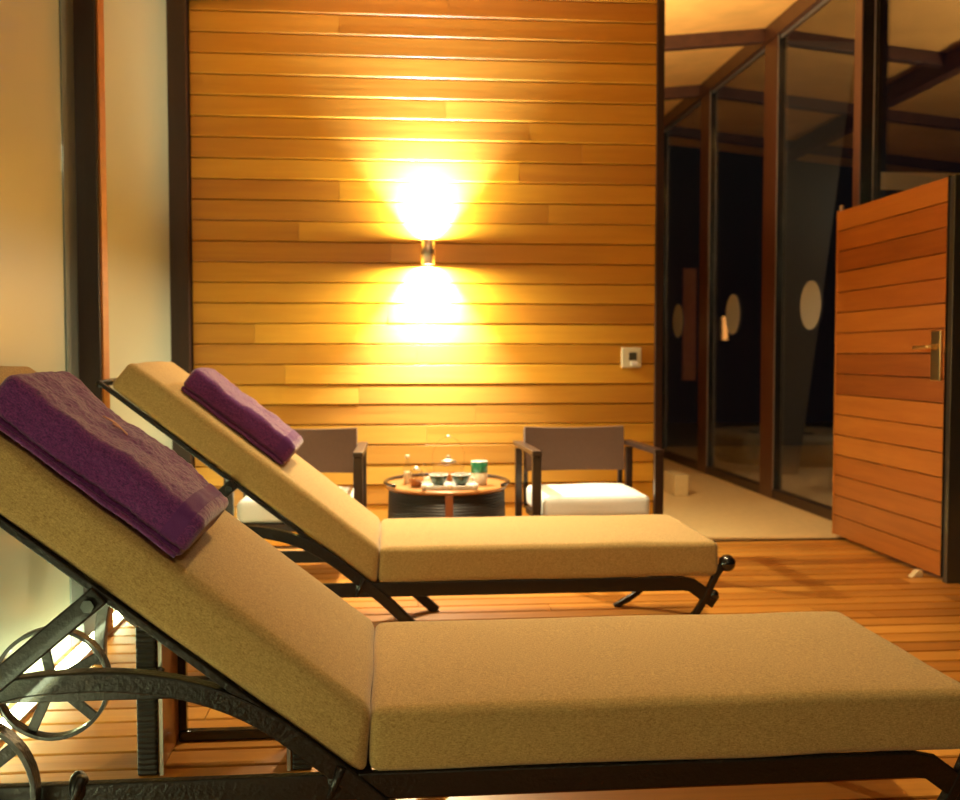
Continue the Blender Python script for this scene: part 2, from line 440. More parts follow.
# round frosted dots on the panes
for yy, lab in ((6.79, 'largest round pale dot stuck on the glass next to the open door'),
                (8.39, 'middle round pale dot on the glass, between the two brown posts'),
                (10.03, 'smallest and farthest round pale dot on the glass near the plank wall')):
    mb = MB(); mb.lathe([(0.0, 0.0), (0.172, 0.0), (0.172, 0.002), (0.0, 0.002)], seg=48)
    o = mb.build('window_dot', 'dot', loc=(GX-0.0065, yy, 1.45), rot=(0, R(90), 0))
    tag(o, lab, 'sticker', 'round dots on the glazing')

# black panel beside the door
mb = MB(); mb.box(2.668, 3.5, 4.555, 4.60, 0.0, 1.955); struct(mb.build('wall_right', 'black_gloss', bevel=0.003))

# ------------------------------------------------------------------ door (wooden leaf standing open)
dr = empty('door_1', (2.66, 5.79, 0.0))
dr['kind'] = 'structure'
DX = 2.66
mb = MB(); z = 0.022; n = 16; ph = (1.955-0.022)/n
for i in range(n):
    mb.tone = random.random()
    prof = [(0.010, z+0.0015), (0.0, z+0.004), (0.0, z+ph-0.004), (0.010, z+ph-0.0015), (0.042, z+ph-0.0015), (0.042, z+0.0015)]
    # profile in (x, z), extruded along Y
    mb.prism(prof, -1.19, -0.012, 'Y'); z += ph
mb.build('door_leaf', 'door_wood', dr)
mb = MB(); mb.tone = 1.0; mb.box(-0.002, 0.044, -0.012, 0.0, 0.022, 1.957); mb.build('edge_strip', 'door_wood', dr)
mb = MB(); mb.box(0.0, 0.044, -1.197, -1.19, 0.022, 1.957); mb.build('metal_edge', 'black_metal', dr)
mb = MB(); mb.box(-0.012, 0.0, -1.172, -1.085, 0.975, 1.220)
pl = mb.build('handle_plate', 'brass', dr, bevel=0.003)
mb = MB(); mb.tube([(0.0, -1.13, 1.14), (-0.05, -1.13, 1.14)], 0.010); mb.tube(crv([(-0.048, -1.135, 1.14), (-0.052, -1.11, 1.14), (-0.052, -1.0, 1.138)], 4), 0.009)
mb.build('door_handle', 'brass', pl, smooth=True)
mb = MB(); mb.lathe([(0.012, 0.0), (0.012, 0.03), (0.0, 0.034)], (0.018, -0.02, 1.957), 12); mb.build('hinge_pin', 'steel', dr, smooth=True)
mb = MB(); mb.prism([(2.565, 0.0), (2.625, 0.0), (2.625, 0.035), (2.60, 0.035)], 4.69, 4.73, 'Y')
tag(mb.build('door_stop', 'pale_wood', bevel=0.003), 'small pale wedge door stop on the deck under the open plank door', 'door stop')

# ------------------------------------------------------------------ LED strip at the foot of the left wall
ls = empty('light_strip', (-1.135, 2.9, 0.0))
tag(ls, 'long glowing white light strip on the deck along the foot of the pale left wall', 'light strip')
mb = MB(); mb.box(-0.03, 0.03, -3.2, 2.6, 0.0, 0.012); mb.build('channel', 'steel', ls)
for i in range(6):
    ya = -3.18+i*0.965
    mb = MB(); mb.tube([(0, ya, 0.026), (0, ya+0.93, 0.026)], 0.010, 12)
    mb.build('tube_segment', 'led', ls, smooth=True)

# ------------------------------------------------------------------ wall sconces
def make_sconce():
    r0 = empty('wall_sconce', (0, 0, 0))
    mb = MB(); mb.lathe([(0.030, 0.002), (0.037, 0.0), (0.037, 0.14), (0.030, 0.138)], seg=32)
    mb.build('cylinder_body', 'steel', r0, smooth=True)
    mb = MB(); mb.box(-0.02, 0.02, 0.03, 0.085, 0.05, 0.09); mb.build('bracket', 'steel', r0, bevel=0.003)
    for zz in (0.006, 0.134):
        mb = MB(); mb.lathe([(0.0, zz-0.001), (0.031, zz-0.001), (0.031, zz+0.001), (0.0, zz+0.001)], seg=24)
        mb.build('lens', 'lamp', r0)
    return r0
SY = WY-0.083
sc = make_sconce(); sc.location = (0.215, SY, 1.606)
tag(sc, 'steel cylinder up and down wall lamp glowing on the golden plank wall', 'wall lamp')
sc2 = copy_tree(sc); sc2.location = (0.95, WY+0.14+0.083, 1.75); sc2.rotation_euler = (0, 0, PI)
tag(sc2, 'steel cylinder wall lamp on the far side of the plank wall', 'wall lamp')

def area(name, loc, rot, size, power, col, spread=180):
    l = bpy.data.lights.new(name, 'AREA'); l.shape = 'DISK'; l.size = size; l.energy = power; l.color = col; l.spread = R(spread)
    o = bpy.data.objects.new(name, l); COL.objects.link(o); o.location = loc; o.rotation_euler = rot; return o
WARM = (1.0, 0.88, 0.56)
P = dict(down=80, up=45, cdown=45, cup=150)
area('sconce_light_down', (0.215, SY, 1.600), (0, 0, 0), 0.055, P['down'], WARM)
area('sconce_glow_boost_down', (0.215, SY, 1.598), (R(33), 0, 0), 0.05, 130, (0.50, 0.56, 1.0), 100)  # added bluish lamp tilted at the boards to whiten the lower glow
area('sconce_light_up', (0.215, SY, 1.752), (PI, 0, 0), 0.055, P['up'], WARM)
area('sconce_glow_boost_up', (0.215, SY, 1.754), (R(147), 0, 0), 0.05, 130, (0.50, 0.56, 1.0), 100)  # same added lamp for the upper glow
area('corridor_light_down', (0.95, WY+0.223, 1.744), (0, 0, 0), 0.055, P['cdown'], WARM)
area('corridor_light_up', (0.95, WY+0.223, 1.896), (PI, 0, 0), 0.055, P['cup'], WARM)

# ------------------------------------------------------------------ switch plate
mb = MB(); mb.box(-0.058, 0.058, -0.010, 0.0, -0.058, 0.058)
sp = mb.build('wall_thermostat', 'plastic', bevel=0.004, loc=(1.392, WY-0.002, 1.086))
tag(sp, 'square cream control plate with dark screen on the plank wall', 'thermostat')
mb = MB(); mb.box(-0.015, 0.030, -0.013, -0.0095, -0.015, 0.030); o = mb.build('screen', 'dark_plastic', sp)
mb = MB(); mb.box(-0.004, 0.036, -0.014, -0.0095, -0.046, -0.022); mb.build('button', 'white_ceramic', sp, bevel=0.002)

# ------------------------------------------------------------------ sun loungers
BA = R(38)                                   # backrest angle
ux, uz = -math.cos(BA), math.sin(BA)         # up the back
nx_, nz_ = math.sin(BA), math.cos(BA)        # out of the back
LWd = 0.66
def cush_def(L, W, T, seed, crown=0.012):
    def f(p):
        u, v, w = p.x/(L/2), p.y/(W/2), p.z/(T/2)
        q = p.copy()
        k = (1-u**4)*(1-v**4)
        q.z += crown*k*(1 if w > 0 else -0.1)*abs(w)
        q.z += 0.0035*noise.noise(Vector((p.x*4+seed, p.y*4, w)))
        q.y += 0.004*noise.noise(Vector((p.x*5+seed, v*2, p.z*9)))
        q.x += 0.004*noise.noise(Vector((u, p.y*6+seed, p.z*9)))
        return q
    return f
def make_lounger():
    r0 = empty('sun_lounger', (0, 0, 0))
    # seat cushion
    L, T = 1.27, 0.130
    mb = MB(); slab(mb, L, LWd, T, 0.022, 40, 22, 3, cush_def(L, LWd, T, 1.3))
    c = mb.build('seat_cushion', 'cushion', r0, smooth=True, loc=(L/2+0.002, 0, 0.2715+T/2))
    # back cushion
    L2, T2 = 1.10, 0.120
    fb = cush_def(L2, LWd, T2, 7.7)
    def fback(p):
        q = fb(p); k = max(0.0, (q.x-(L2/2-0.12))/0.12)
        q.x += k*(0.074*(0.5-q.z/T2)+0.008); return q
    mb = MB(); slab(mb, L2, LWd, T2, 0.022, 44, 22, 6, fback)
    cx, cz = 0.000, 0.405                   # top front of the junction
    mx = cx + ux*L2/2 - nx_*T2/2; mz = cz + uz*L2/2 - nz_*T2/2
    b_ = mb.build('back_cushion', 'cushion', r0, smooth=True, loc=(mx, 0, mz), rot=(0, BA, 0))
    yr = 0.315
    def bx(u, n_): return (cx+ux*u+nx_*n_, cz+uz*u+nz_*n_)
    arc = [(-0.99, 0.0), (-0.985, 0.12), (-0.95, 0.27), (-0.84, 0.40), (-0.70, 0.456), (-0.59, 0.470), (-0.46, 0.468), (-0.33, 0.443), (-0.21, 0.390), (-0.085, 0.296), (0.03, 0.20), (0.12, 0.11), (0.24, 0.0)]
    for s in (-1, 1):
        y0 = s*yr
        mb = MB(); mb.ribbon([(-0.985, 0.245), (1.135, 0.245), (1.17, 0.238), (1.235, 0.190), (1.262, 0.172)], 0.022, 0.052, y0)
        rl = mb.build('side_rail', 'iron', r0, bevel=0.003)
        for xx in (-0.56, -0.065):           # leaf shaped clamps on the rail
            mb = MB(); mb.sphere((xx, y0-s*0.0, 0.262), 0.020, 12, 8, 1.6); mb.tube([(xx-0.012, y0+s*0.014, 0.225), (xx+0.012, y0+s*0.02, 0.29)], [0.006, 0.010], 8)
            mb.build('rail_clamp', 'iron', rl, smooth=True)
        mb = MB(); mb.ribbon(crv(arc if s < 0 else arc[9:], 6), 0.036, 0.040, y0)
        mb.build('arched_leg' if s < 0 else 'leg', 'iron', r0, bevel=0.004)
        if s > 0:
            mb = MB(); mb.ribbon([(-0.99, 0.0), (-0.975, 0.225)], 0.03, 0.03, y0); mb.build('leg', 'iron', r0, bevel=0.004)
        foot = [(1.293, 0.318), (1.262, 0.272), (1.235, 0.215), (1.19, 0.135), (1.12, 0.06), (1.02, 0.0)]
        mb = MB(); mb.ribbon(crv(foot, 6), 0.026, 0.024, y0)
        lg = mb.build('foot_leg', 'iron', r0, bevel=0.004)
        mb = MB(); mb.sphere((1.306, y0, 0.318), 0.032, 20, 14); mb.build('ball_finial', 'black_metal', lg, smooth=True)
        mb = MB(); mb.tube([(1.22, y0, 0.205), (1.243, y0, 0.195)], 0.008); mb.sphere((1.256, y0, 0.200), 0.019, 18, 12); mb.build('ball_finial', 'black_metal', lg, smooth=True)
        # backrest side bar
        mb = MB(); a, b2 = bx(-0.03, -T2-0.009), bx(L2+0.035, -T2-0.009)
        mb.ribbon([a, b2], 0.028, 0.015, y0*1.0)
        bb = mb.build('back_rail', 'iron', r0, bevel=0.003)
        # strut
        pv = bx(0.55, -T2-0.024)
        mb = MB(); mb.ribbon([(-0.765, 0.428), (pv[0]+0.012, pv[1]+0.012)], 0.012, 0.042, y0-s*(-0.020))
        st = mb.build('support_strut', 'iron', r0, bevel=0.004)
        mb = MB(); mb.lathe([(0.0, -0.010), (0.013, -0.010), (0.013, 0.010), (0.0, 0.010)], (pv[0]-0.006, y0+s*0.028, pv[1]-0.006), 6, 'Y'); mb.build('bolt', 'black_metal', st)
        # wheel
        wx, wz, wr = (-0.775, 0.272, 0.152) if s < 0 else (-0.825, 0.254, 0.146); wy = s*0.352
        mb = MB(); mb.lathe([(wr, -0.017), (wr, 0.017), (wr-0.010, 0.017), (wr-0.010, -0.017), (wr, -0.017)], (wx, wy, wz), 56, 'Y')
        wh = mb.build('wheel', 'iron', r0, smooth='auto', bevel=0.002)
        mb = MB(); mb.lathe([(0.0, -0.022), (0.022, -0.022), (0.022, 0.022), (0.0, 0.022)], (wx, wy, wz), 20, 'Y'); mb.build('hub', 'iron', wh)
        for k in range(5):
            a = R(90+72*k + (12 if s > 0 else 20))
            dx_, dz_ = math.cos(a), math.sin(a); px_, pz_ = -dz_, dx_
            mb = MB(); ri, ro, hw = 0.018, wr-0.008, 0.013
            vs = []
            for yy in (wy-0.004, wy+0.004):
                for rr_, ss in ((ri, -1), (ro, -1), (ro, 1), (ri, 1)):
                    vs.append((wx+dx_*rr_+px_*hw*ss, yy, wz+dz_*rr_+pz_*hw*ss))
            mb.add(vs, [(0,1,2,3),(7,6,5,4),(0,4,5,1),(1,5,6,2),(2,6,7,3),(3,7,4,0)])
            mb.build('spoke', 'iron', wh, bevel=0.002)
    # axle and cross bars
    mb = MB(); mb.box(-0.075, 0.005, -0.303, 0.303, 0.222, 0.262); mb.build('hinge_plate', 'iron', r0, bevel=0.003)
    for xx in (0.10, 0.60, 1.10):
        mb = MB(); mb.tube([(xx, -0.305, 0.262), (xx, 0.305, 0.262)], 0.010); mb.build('cross_bar', 'iron', r0, smooth=True)
    a = bx(L2+0.035, -T2-0.014)
    mb = MB(); mb.tube([(a[0], -0.32, a[1]), (a[0]-0.01, 0, a[1]+0.005), (a[0], 0.32, a[1])], 0.013); mb.build('top_bar', 'iron', r0, smooth=True)
    for u in (0.25, 0.65):
        a = bx(u, -T2-0.014)
        mb = MB(); mb.tube([(a[0], -0.305, a[1]), (a[0], 0.305, a[1])], 0.009); mb.build('cross_bar', 'iron', r0, smooth=True)
    return r0
NEAR = (-0.045, 2.285, 0.0); FAR = (-0.045, 3.95, 0.0)
lo = make_lounger(); lo.location = NEAR
tag(lo, 'sun lounger in the foreground with tan cushion, wrought iron frame and spoked wheels', 'sun lounger', 'tan cushioned sun loungers')
lo2 = copy_tree(lo); lo2.location = FAR
tag(lo2, 'sun lounger farther back, behind the foreground one, with ball ends on its foot legs', 'sun lounger', 'tan cushioned sun loungers')

# ------------------------------------------------------------------ folded purple towels
def make_towel(seed, L=0.47, W=0.32, T=0.10):
    """thick folded towel; local x runs down the backrest, z out of it"""
    def f(p):
        u, v, w = p.x/(L/2), p.y/(W/2), p.z/(T/2)
        q = p.copy()
        # two folded layers: pinch the sides along a seam low down
        pin = math.exp(-((w+0.62)/0.10)**2)
        ed = max(abs(v)**14, 0)
        q.y -= math.copysign(0.010*pin*ed, v)
        q.x -= math.copysign(0.008*pin*abs(u)**14, u)
        q.z += (0.011*noise.noise(Vector((p.x*7+seed, p.y*7, 0)))+0.005*noise.noise(Vector((p.x*19+seed, p.y*14, 2))))*(0.5+0.5*w)
        q.y += 0.007*noise.noise(Vector((p.x*6+seed, 3, p.z*10)))
        q.z -= 0.010*max(0, u)**3*(0.5+0.5*w)
        n3 = noise.noise(Vector((p.x*110+seed, p.y*110, p.z*110)))*1.2+noise.noise(Vector((p.x*35+seed, p.y*35, p.z*35)))
        q += Vector((0, 0.0012*n3, 0.0016*n3))
        return q
    mb = MB(); slab(mb, L, W, T, 0.020, 170, 100, 26, f)
    t = mb.build('folded_towel', 'towel', smooth=True)
    # flat woven border at the lower end
    def g_(p):
        q = f(p); return q
    def ringband(p):
        c = Vector((max(-L/2+0.03, min(L/2-0.03, p.x)), 0, 0))
        q = f(p); q.y *= 1.006; q.z = q.z*1.03+0.0002; return q
    mb = MB()
    XS = [L/2-0.062+0.034*i/8 for i in range(9)]
    sect = []
    hy, hz, rr = W/2, T/2, 0.020
    for (sy, sz, a0) in ((1, 1, 0), (-1, 1, 90), (-1, -1, 180), (1, -1, 270)):
        for k in range(7):
            a = R(a0+k*15); sect.append((sy*(hy-rr)+rr*math.cos(a), sz*(hz-rr)+rr*math.sin(a)))
    # subdivide straight runs
    full = []
    for i in range(len(sect)):
        a, b2 = sect[i], sect[(i+1) % len(sect)]
        d = math.hypot(a[0]-b2[0], a[1]-b2[1]); k = max(1, int(d/0.012))
        for j in range(k): full.append((a[0]+(b2[0]-a[0])*j/k, a[1]+(b2[1]-a[1])*j/k))
    n = len(full); vs = []
    for x in XS:
        for (yy, zz) in full: vs.append(tuple(ringband(Vector((x, yy, zz)))))
    fs = [(i*n+k, i*n+(k+1) % n, (i+1)*n+(k+1) % n, (i+1)*n+k) for i in range(len(XS)-1) for k in range(n)]
    mb.add(vs, fs); mb.build('woven_border', 'towel_band', t, smooth=True)
    # thin loose lower layer peeping out along the camera side
    mb = MB(); pts = []
    for i in range(40):
        x = -L/2+0.02+(L-0.03)*i/39
        pts.append((x, -W/2-0.004+0.006*noise.noise(Vector((x*14+seed, 0, 0))), -T/2+0.010+0.004*noise.noise(Vector((x*11, seed, 0)))))
    mb.tube(pts, 0.0055, 8); mb.build('lower_hem', 'towel', t, smooth=True)
    return t
def place_towel(t, base, u, ymid, T=0.10):
    t.location = (base[0]+ux*u+nx_*(T/2+0.009), base[1]+ymid, base[2]+0.405+uz*u+nz_*(T/2+0.009))
    t.rotation_euler = (0, BA, 0)
t1 = make_towel(2.0)
place_towel(t1, NEAR, 0.705, -0.33+0.162)
mb = MB()
for k, (dx0, dx1, dy) in enumerate(((-0.075, -0.015, 0.0), (-0.068, -0.03, 0.006), (-0.05, -0.012, -0.006))):
    mb.tube(crv([(dx0, 0.005+dy, 0.0545), ((dx0+dx1)/2, 0.012+dy, 0.0555), (dx1, 0.004+dy, 0.0545)], 4), 0.0018, 6)
mb.build('embroidery', 'thread', t1, smooth=True)
tag(t1, 'folded purple terry towel on the back of the foreground lounger', 'towel', 'folded purple towels')
t2 = make_towel(5.0)
place_towel(t2, FAR, 0.685, -0.33+0.235)
tag(t2, 'folded purple terry towel on the back of the lounger farther away', 'towel', 'folded purple towels')

# ------------------------------------------------------------------ low side table between the loungers
st = empty('side_table', (-0.35, 2.765, 0))
tag(st, 'low open box side table with dark woven sides behind the foreground lounger', 'side table')
bx0, bx1, by0, by1, bh = -0.312, 0.14, -0.13, 0.13, 0.40
for sx in (0, 1):
    xa = bx0 if sx == 0 else bx1-0.052
    mb = MB(); mb.box(xa, xa+0.052, by0, by1, 0.0, bh)
    sd = mb.build('woven_side', 'woven', st, bevel=0.006)
    mb = MB(); xi = xa+0.0522 if sx == 0 else xa-0.0052
    mb.tone = 0.8; mb.box(xi, xi+0.005, by0+0.012, by1-0.002, 0.004, bh-0.045); mb.build('inner_board', 'table_wood', sd)
    mb = MB(); xi = xa+0.0575 if sx == 0 else xa-0.014
    mb.box(xi, xi+0.009, by0+0.003, by0+0.012, 0.0, bh-0.046); mb.build('edge_strip', 'steel', sd)
mb = MB(); mb.box(bx0+0.0525, bx1-0.0525, by0, by1, bh-0.04, bh); mb.build('tabletop', 'woven', st, bevel=0.006)
mb = MB(); mb.box(bx0+0.0585, bx1-0.0585, by1-0.03, by1-0.003, 0.0, 0.03); mb.build('floor_rail', 'black_metal', st, bevel=0.003)
mb = MB(); mb.box(bx0+0.0585, bx0+0.082, by1-0.03, by1-0.004, 0.0305, bh-0.041); mb.build('rear_upright', 'black_metal', st, bevel=0.003)

# ------------------------------------------------------------------ armchairs
def make_chair():
    r0 = empty('armchair', (0, 0, 0))
    hw, fy, ry = 0.330, -0.30, 0.26
    for s in (-1, 1):
        x = s*(hw-0.024)
        mb = MB(); mb.box(x-0.022, x+0.022, fy, fy+0.03, 0.0, 0.610); mb.build('front_leg', 'chair_wood', r0, bevel=0.003)
        mb = MB(); mb.ribbon([(0, 0), (0, 0)], 0, 0) if False else mb.box(x-0.018, x+0.018, ry-0.02, ry+0.015, 0.0, 0.60); mb.build('rear_leg', 'chair_wood', r0, bevel=0.003)
        mb = MB(); mb.box(x-0.024, x+0.024, fy-0.004, ry+0.03, 0.611, 0.636); mb.build('armrest', 'chair_wood', r0, bevel=0.004)
    # slightly concave sling back
    n = 24; vs = []; zt, zb, th = 0.715, 0.475, 0.022
    mb = MB(); W = hw-0.055
    for k in range(n+1):
        u = -1+2*k/n; yy = ry-0.035+0.035*(1-u*u)
        zz = zt-0.010*(1-u*u)
        vs += [(u*W, yy, zb), (u*W, yy+0.02, zz), (u*W, yy+0.02+th, zz), (u*W, yy+th, zb)]
    fs = [(k*4+j, k*4+(j+1) % 4, k*4+4+(j+1) % 4, k*4+4+j) for k in range(n) for j in range(4)] + [(0,1,2,3), (n*4+3, n*4+2, n*4+1, n*4)]
    mb.add(vs, fs); bk = mb.build('backrest', 'sling', r0, smooth='auto', bevel=0.003)
    for s in (-1, 1):
        mb = MB(); x = s*(W-0.012); mb.box(x-0.012, x+0.012, ry+0.012, ry+0.034, 0.27, 0.70); mb.build('back_upright', 'chair_wood', r0, bevel=0.003)
    mb = MB(); mb.box(-hw+0.056, hw-0.056, fy+0.012, ry-0.04, 0.255, 0.292); mb.build('seat_frame', 'chair_wood', r0, bevel=0.003)
    mb = MB(); slab(mb, 2*(hw-0.058), 0.50, 0.112, 0.03, 12, 12, 3, cush_def(0.53, 0.50, 0.112, 3.1, 0.008))
    mb.build('seat_cushion', 'white_cloth', r0, smooth=True, loc=(0, -0.028, 0.293+0.056))
    return r0
ch = make_chair(); ch.location = (1.005, 5.10, 0.0); ch.rotation_euler = (0, 0, R(2))
tag(ch, 'armchair with brown sling back and white seat right of the tea table', 'armchair', 'brown armchairs by the plank wall')
ch2 = copy_tree(ch); ch2.location = (-0.455, 5.10, 0.0); ch2.rotation_euler = (0, 0, R(-1))
tag(ch2, 'armchair with brown sling back and white seat left of the tea table, behind the lounger', 'armchair', 'brown armchairs by the plank wall')

# ------------------------------------------------------------------ drum tea table
TC = (0.290, 5.15); TZ = 0.437
tt = empty('tea_table', (TC[0], TC[1], 0))
tag(tt, 'round drum tea table with dark woven sides and wooden top between the armchairs', 'table')
r_ = 0.312
mb = MB(); mb.lathe([(0, 0.0), (r_-0.012, 0.0), (r_-0.006, 0.2), (r_-0.012, TZ-0.022), (0, TZ-0.022)], seg=48); mb.build('woven_drum', 'woven', tt, smooth='auto')
mb = MB(); mb.tone = 0.9; mb.lathe([(0, TZ-0.0215), (r_-0.004, TZ-0.0215), (r_, TZ-0.012), (r_-0.004, TZ), (0, TZ)], seg=48); mb.build('tabletop', 'table_wood', tt, smooth='auto')
for a in (-91, 29, 149):
    mb = MB(); mb.tone = 0.5; c, s = math.cos(R(a)), math.sin(R(a)); w = 0.020; ra, rb = r_-0.02, r_+0.001
    vs = [(c*q-s*w*e, s*q+c*w*e, z) for z in (0.0, TZ-0.023) for (q, e) in ((ra, -1), (rb, -1), (rb, 1), (ra, 1))]
    mb.add(vs, [(0,1,2,3),(7,6,5,4),(0,4,5,1),(1,5,6,2),(2,6,7,3),(3,7,4,0)]); mb.build('wooden_rib', 'rib_wood', tt, bevel=0.003)
for (a0, a1) in ((-32, 82), (98, 212)):      # raised dark rim round the back, open at the front
    mb = MB(); k = 24; pts = [(math.cos(R(a0+(a1-a0)*i/k))*(r_+0.006), math.sin(R(a0+(a1-a0)*i/k))*(r_+0.006), TZ+0.010) for i in range(k+1)]
    mb.tube(pts, 0.010, 8); mb.build('raised_rim', 'black_metal', tt, smooth=True)

# tray
ty = 4.97
tr = empty('serving_tray', (0.292, ty, TZ+0.002))
tag(tr, 'white rectangular serving tray with rounded corner knobs on the drum table', 'tray')
mb = MB(); slab(mb, 0.27, 0.17, 0.012, 0.004, 6, 4, 1); mb.build('tray_base', 'white_ceramic', tr, smooth=True, loc=(0, 0, 0.006))
mb = MB()
for a, b2 in (((-0.133, -0.083), (0.133, -0.083)), ((0.133, -0.083), (0.133, 0.083)), ((0.133, 0.083), (-0.133, 0.083)), ((-0.133, 0.083), (-0.133, -0.083))):
    mb.tube([(a[0], a[1], 0.015), (b2[0], b2[1], 0.015)], 0.005, 8)
mb.build('tray_rim', 'white_ceramic', tr, smooth=True)
for x in (-0.128, 0.0, 0.128):
    mb = MB(); mb.sphere((x, -0.083, 0.018), 0.014, 16, 10); mb.build('corner_knob', 'white_ceramic', tr, smooth=True)
# cups
def make_cup():
    r0 = empty('tea_cup', (0, 0, 0))
    mb = MB(); mb.lathe([(0, 0.0), (0.018, 0.0), (0.030, 0.015), (0.036, 0.036), (0.037, 0.045), (0.033, 0.045), (0.026, 0.016), (0, 0.006)], seg=28); mb.build('bowl', 'green_ceramic', r0, smooth=True)
    mb = MB(); mb.lathe([(0.032, 0.0452), (0.039, 0.0452), (0.040, 0.049), (0.036, 0.051), (0.032, 0.050)], seg=28); mb.build('rim', 'white_ceramic', r0, smooth=True)
    mb = MB(); mb.tube(crv([(0.034, 0, 0.038), (0.052, 0, 0.034), (0.050, 0, 0.018), (0.030, 0, 0.014)], 5), 0.0035, 8); mb.build('handle', 'white_ceramic', r0, smooth=True)
    return r0
cup = make_cup(); cup.scale = (1.25, 1.25, 1.15); cup.location = (0.238, ty-0.02, TZ+0.0145); cup.rotation_euler = (0, 0, R(200))
tag(cup, 'dark green tea cup with white rim on the tray, left one', 'cup', 'green tea cups')
cup2 = copy_tree(cup); cup2.location = (0.350, ty-0.02, TZ+0.0145); cup2.rotation_euler = (0, 0, R(-20))
tag(cup2, 'dark green tea cup with white rim on the tray, right one', 'cup', 'green tea cups')
# glass teapot
tp = empty('glass_teapot', (0.300, 5.16, TZ+0.001))
tag(tp, 'glass teapot with tall arched handle and shiny lid behind the tray', 'teapot')
mb = MB(); mb.lathe([(0, 0.0), (0.045, 0.0), (0.052, 0.02), (0.078, 0.055), (0.082, 0.085), (0.06, 0.10), (0.035, 0.105)], seg=36); mb.build('pot_body', 'thin_glass', tp, smooth=True)
mb = MB(); mb.lathe([(0, 0.002), (0.040, 0.002), (0.047, 0.02), (0.066, 0.050), (0, 0.050)], seg=32); mb.build('tea', 'amber', tp, smooth=True)
mb = MB(); mb.lathe([(0.0, 0.0), (0.040, 0.0), (0.042, 0.008), (0.02, 0.018), (0.008, 0.020), (0.013, 0.032), (0.0, 0.040)], (0, 0, 0.1055), 28); mb.build('lid', 'steel', tp, smooth=True)
mb = MB(); mb.tube(crv([(-0.080, 0, 0.085), (-0.080, 0, 0.16), (-0.045, 0, 0.222), (0.0, 0, 0.238), (0.045, 0, 0.222), (0.080, 0, 0.16), (0.080, 0, 0.085)], 6), 0.0032, 8); mb.build('arched_handle', 'thin_glass', tp, smooth=True)
mb = MB(); mb.sphere((0, 0, 0.242), 0.012, 14, 8, 0.6); mb.build('handle_grip', 'steel', tp, smooth=True)
mb = MB(); mb.tube(crv([(-0.075, 0, 0.045), (-0.105, 0, 0.07), (-0.125, 0, 0.105)], 5), [0.014]*5+[0.010]*5+[0.008], 10); mb.build('spout', 'thin_glass', tp, smooth=True)
# green canister in a glass
gc = empty('tea_canister', (0.455, 5.10, TZ+0.001))
tag(gc, 'glass jar with a green top standing right of the teapot', 'jar')
mb = MB(); mb.lathe([(0, 0.0), (0.040, 0.0), (0.042, 0.06), (0.0, 0.06)], seg=28); mb.build('jar_body', 'wax', gc, smooth='auto')
mb = MB(); mb.lathe([(0, 0.0605), (0.043, 0.0605), (0.043, 0.115), (0.0, 0.115)], seg=28); mb.build('lid', 'green_tin', gc, smooth='auto')
mb = MB(); mb.lathe([(0, 0.0), (0.043, 0.0), (0.043, 0.005), (0.0, 0.005)], (0, 0, 0.1155), 28); mb.build('lid_edge', 'white_ceramic', gc, smooth='auto')
# tumbler
tb = empty('glass_tumbler', (0.130, 5.02, TZ+0.001))
tag(tb, 'short rounded glass with amber tea and a bright rim left of the tray', 'glass')
mb = MB(); mb.lathe([(0, 0.0), (0.028, 0.0), (0.040, 0.03), (0.038, 0.065), (0.030, 0.085), (0.028, 0.085), (0.036, 0.064), (0.037, 0.03), (0.026, 0.003), (0, 0.003)], seg=28); mb.build('glass_wall', 'thin_glass', tb, smooth=True)
mb = MB(); mb.lathe([(0, 0.004), (0.026, 0.004), (0.036, 0.03), (0.035, 0.045), (0, 0.045)], seg=24); mb.build('tea', 'amber', tb, smooth=True)
mb = MB(); mb.lathe([(0, 0.0), (0.018, 0.0), (0.018, 0.008), (0.006, 0.016), (0, 0.018)], (0, 0, 0.0855), 20); mb.build('lid', 'steel', tb, smooth=True)
# slim bottle
bo = empty('glass_bottle', (0.088, 5.16, TZ+0.001))
tag(bo, 'slim clear glass bottle at the back left of the drum table', 'bottle')
mb = MB(); mb.lathe([(0, 0.0), (0.022, 0.0), (0.023, 0.08), (0.012, 0.10), (0.010, 0.13), (0.013, 0.132)], seg=24); mb.build('bottle_glass', 'thin_glass', bo, smooth=True)
mb = MB(); mb.lathe([(0, 0.0), (0.011, 0.0), (0.012, 0.014), (0, 0.016)], (0, 0, 0.1325), 18); mb.build('stopper', 'wax', bo, smooth=True)
mb = MB(); mb.lathe([(0, 0.004), (0.020, 0.004), (0.020, 0.06), (0, 0.06)], seg=20); mb.build('liquid', 'wax', bo, smooth='auto')

# ------------------------------------------------------------------ things beyond the partition and outside
mb = MB(); mb.box(2.20, 2.31, 7.56, 7.86, 0.005, 0.17)
tag(mb.build('stone_block', 'stone', bevel=0.006), 'small pale stone block on the pale floor near the glazing', 'block')
bs = empty('round_basin', (4.25, 10.35, -0.02))
tag(bs, 'round pale stone basin outside behind the glass, seen dimly', 'basin')
mb = MB(); mb.lathe([(0, 0), (0.74, 0), (0.80, 0.10), (0.82, 0.26), (0.78, 0.31), (0.50, 0.31), (0.46, 0.24), (0, 0.24)], seg=56); mb.build('basin_ring', 'out_stone', bs, smooth='auto')
mb = MB()
for i in range(70):
    a = random.uniform(0, 2*PI); q = 0.42*math.sqrt(random.random()); mb.sphere((q*math.cos(a), q*math.sin(a), 0.258), random.uniform(0.03, 0.05), 8, 5, 0.7)
tag(mb.build('pebble_bed', 'pebble', bs, smooth=True), kind='stuff')
mb = MB()
xa, yb0 = 3.58, 8.9
prof = [(xa, -0.02), (xa+0.24, -0.02), (xa+0.42, 1.4), (xa+0.74, 4.0), (xa, 4.0)]
mb.prism(prof, 9.05, 9.30, 'Y')
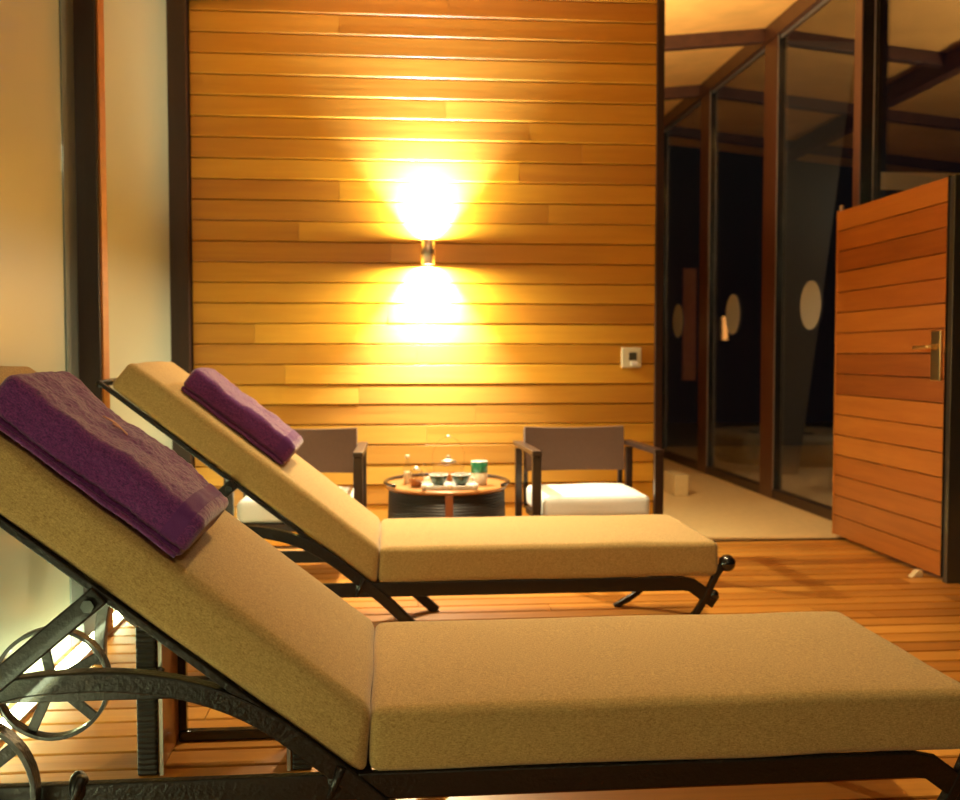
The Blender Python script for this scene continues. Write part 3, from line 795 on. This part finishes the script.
tag(mb.build('tapering_pillar', 'grey', bevel=0.01), 'dim grey pillar widening upwards outside behind the glass', 'pillar')
mb = MB(); mb.tone = 0.8; mb.box(3.16, 5.2, 6.35, 6.45, 2.20, 2.30); struct(mb.build('trim_12', 'pale_wood', bevel=0.004))
mb = MB(); mb.box(5.1, 5.2, 6.35, 6.45, -0.02, 2.2); struct(mb.build('trim_13', 'post', bevel=0.004))
mb = MB(); mb.tone = 0.9; mb.box(2.24, 2.40, 11.675, 11.699, 0.80, 2.13); struct(mb.build('trim_14', 'door_wood', bevel=0.004))
ln = empty('wall_lantern', (1.90, 11.66, 1.26))
tag(ln, 'small amber lantern glimmering on the far dark corridor wall, reflected in the glazing', 'lantern')
mb = MB(); mb.box(-0.05, 0.05, -0.09, 0.035, 0.0, 0.02); mb.box(-0.05, 0.05, -0.09, 0.035, 0.30, 0.32); mb.box(-0.05, 0.05, 0.02, 0.035, 0.02, 0.30); mb.build('lantern_frame', 'black_metal', ln)
mb = MB(); mb.lathe([(0, 0.021), (0.03, 0.021), (0.03, 0.299), (0, 0.299)], (0, -0.03, 0), 16); mb.build('glowing_glass', 'lantern', ln, smooth='auto')

# ------------------------------------------------------------------ general light
area('fill_light_camera_side', (0.3, -0.7, 2.7), (R(35), 0, 0), 0.35, 25, (1.0, 0.88, 0.48))  # added soft fill behind the camera, no fixture
area('ceiling_light_middle', (0.3, 4.3, 3.2), (0, 0, 0), 0.12, 30, (1.0, 0.84, 0.5), 85)
area('fill_light_near', (0.75, 2.75, 3.2), (0, 0, 0), 0.12, 17, (1.0, 0.80, 0.44), 110)  # added fill to brighten the foreground cushion tops
area('terrace_fill_light', (5.0, 8.2, 3.0), (0, 0, 0), 0.2, 13, (1.0, 0.82, 0.55))  # added outdoor fill so the basin and pillar show
w = bpy.data.worlds.new('night'); S.world = w; w.use_nodes = True
w.node_tree.nodes['Background'].inputs[0].default_value = (0.002, 0.002, 0.003, 1)
w.node_tree.nodes['Background'].inputs[1].default_value = 1.0

# ------------------------------------------------------------------ camera
yaw = math.atan(0.09); pit = math.atan(0.045*math.cos(yaw))
cd = bpy.data.cameras.new('camera'); cam = bpy.data.objects.new('camera', cd); COL.objects.link(cam)
cam.location = (0, 0, 1.1); cam.rotation_euler = (PI/2-pit, 0, -yaw)
cd.sensor_width = 36; cd.lens = 37.5; cd.clip_start = 0.05
cd.dof.use_dof = True; cd.dof.focus_distance = 2.3; cd.dof.aperture_fstop = 37.5e-3/0.010
S.camera = cam
S.view_settings.view_transform = 'Standard'; S.view_settings.look = 'None'
S.view_settings.gamma = 1; S.view_settings.use_curve_mapping = False
S.view_settings.exposure = -0.1
S.cycles.max_bounces = 8
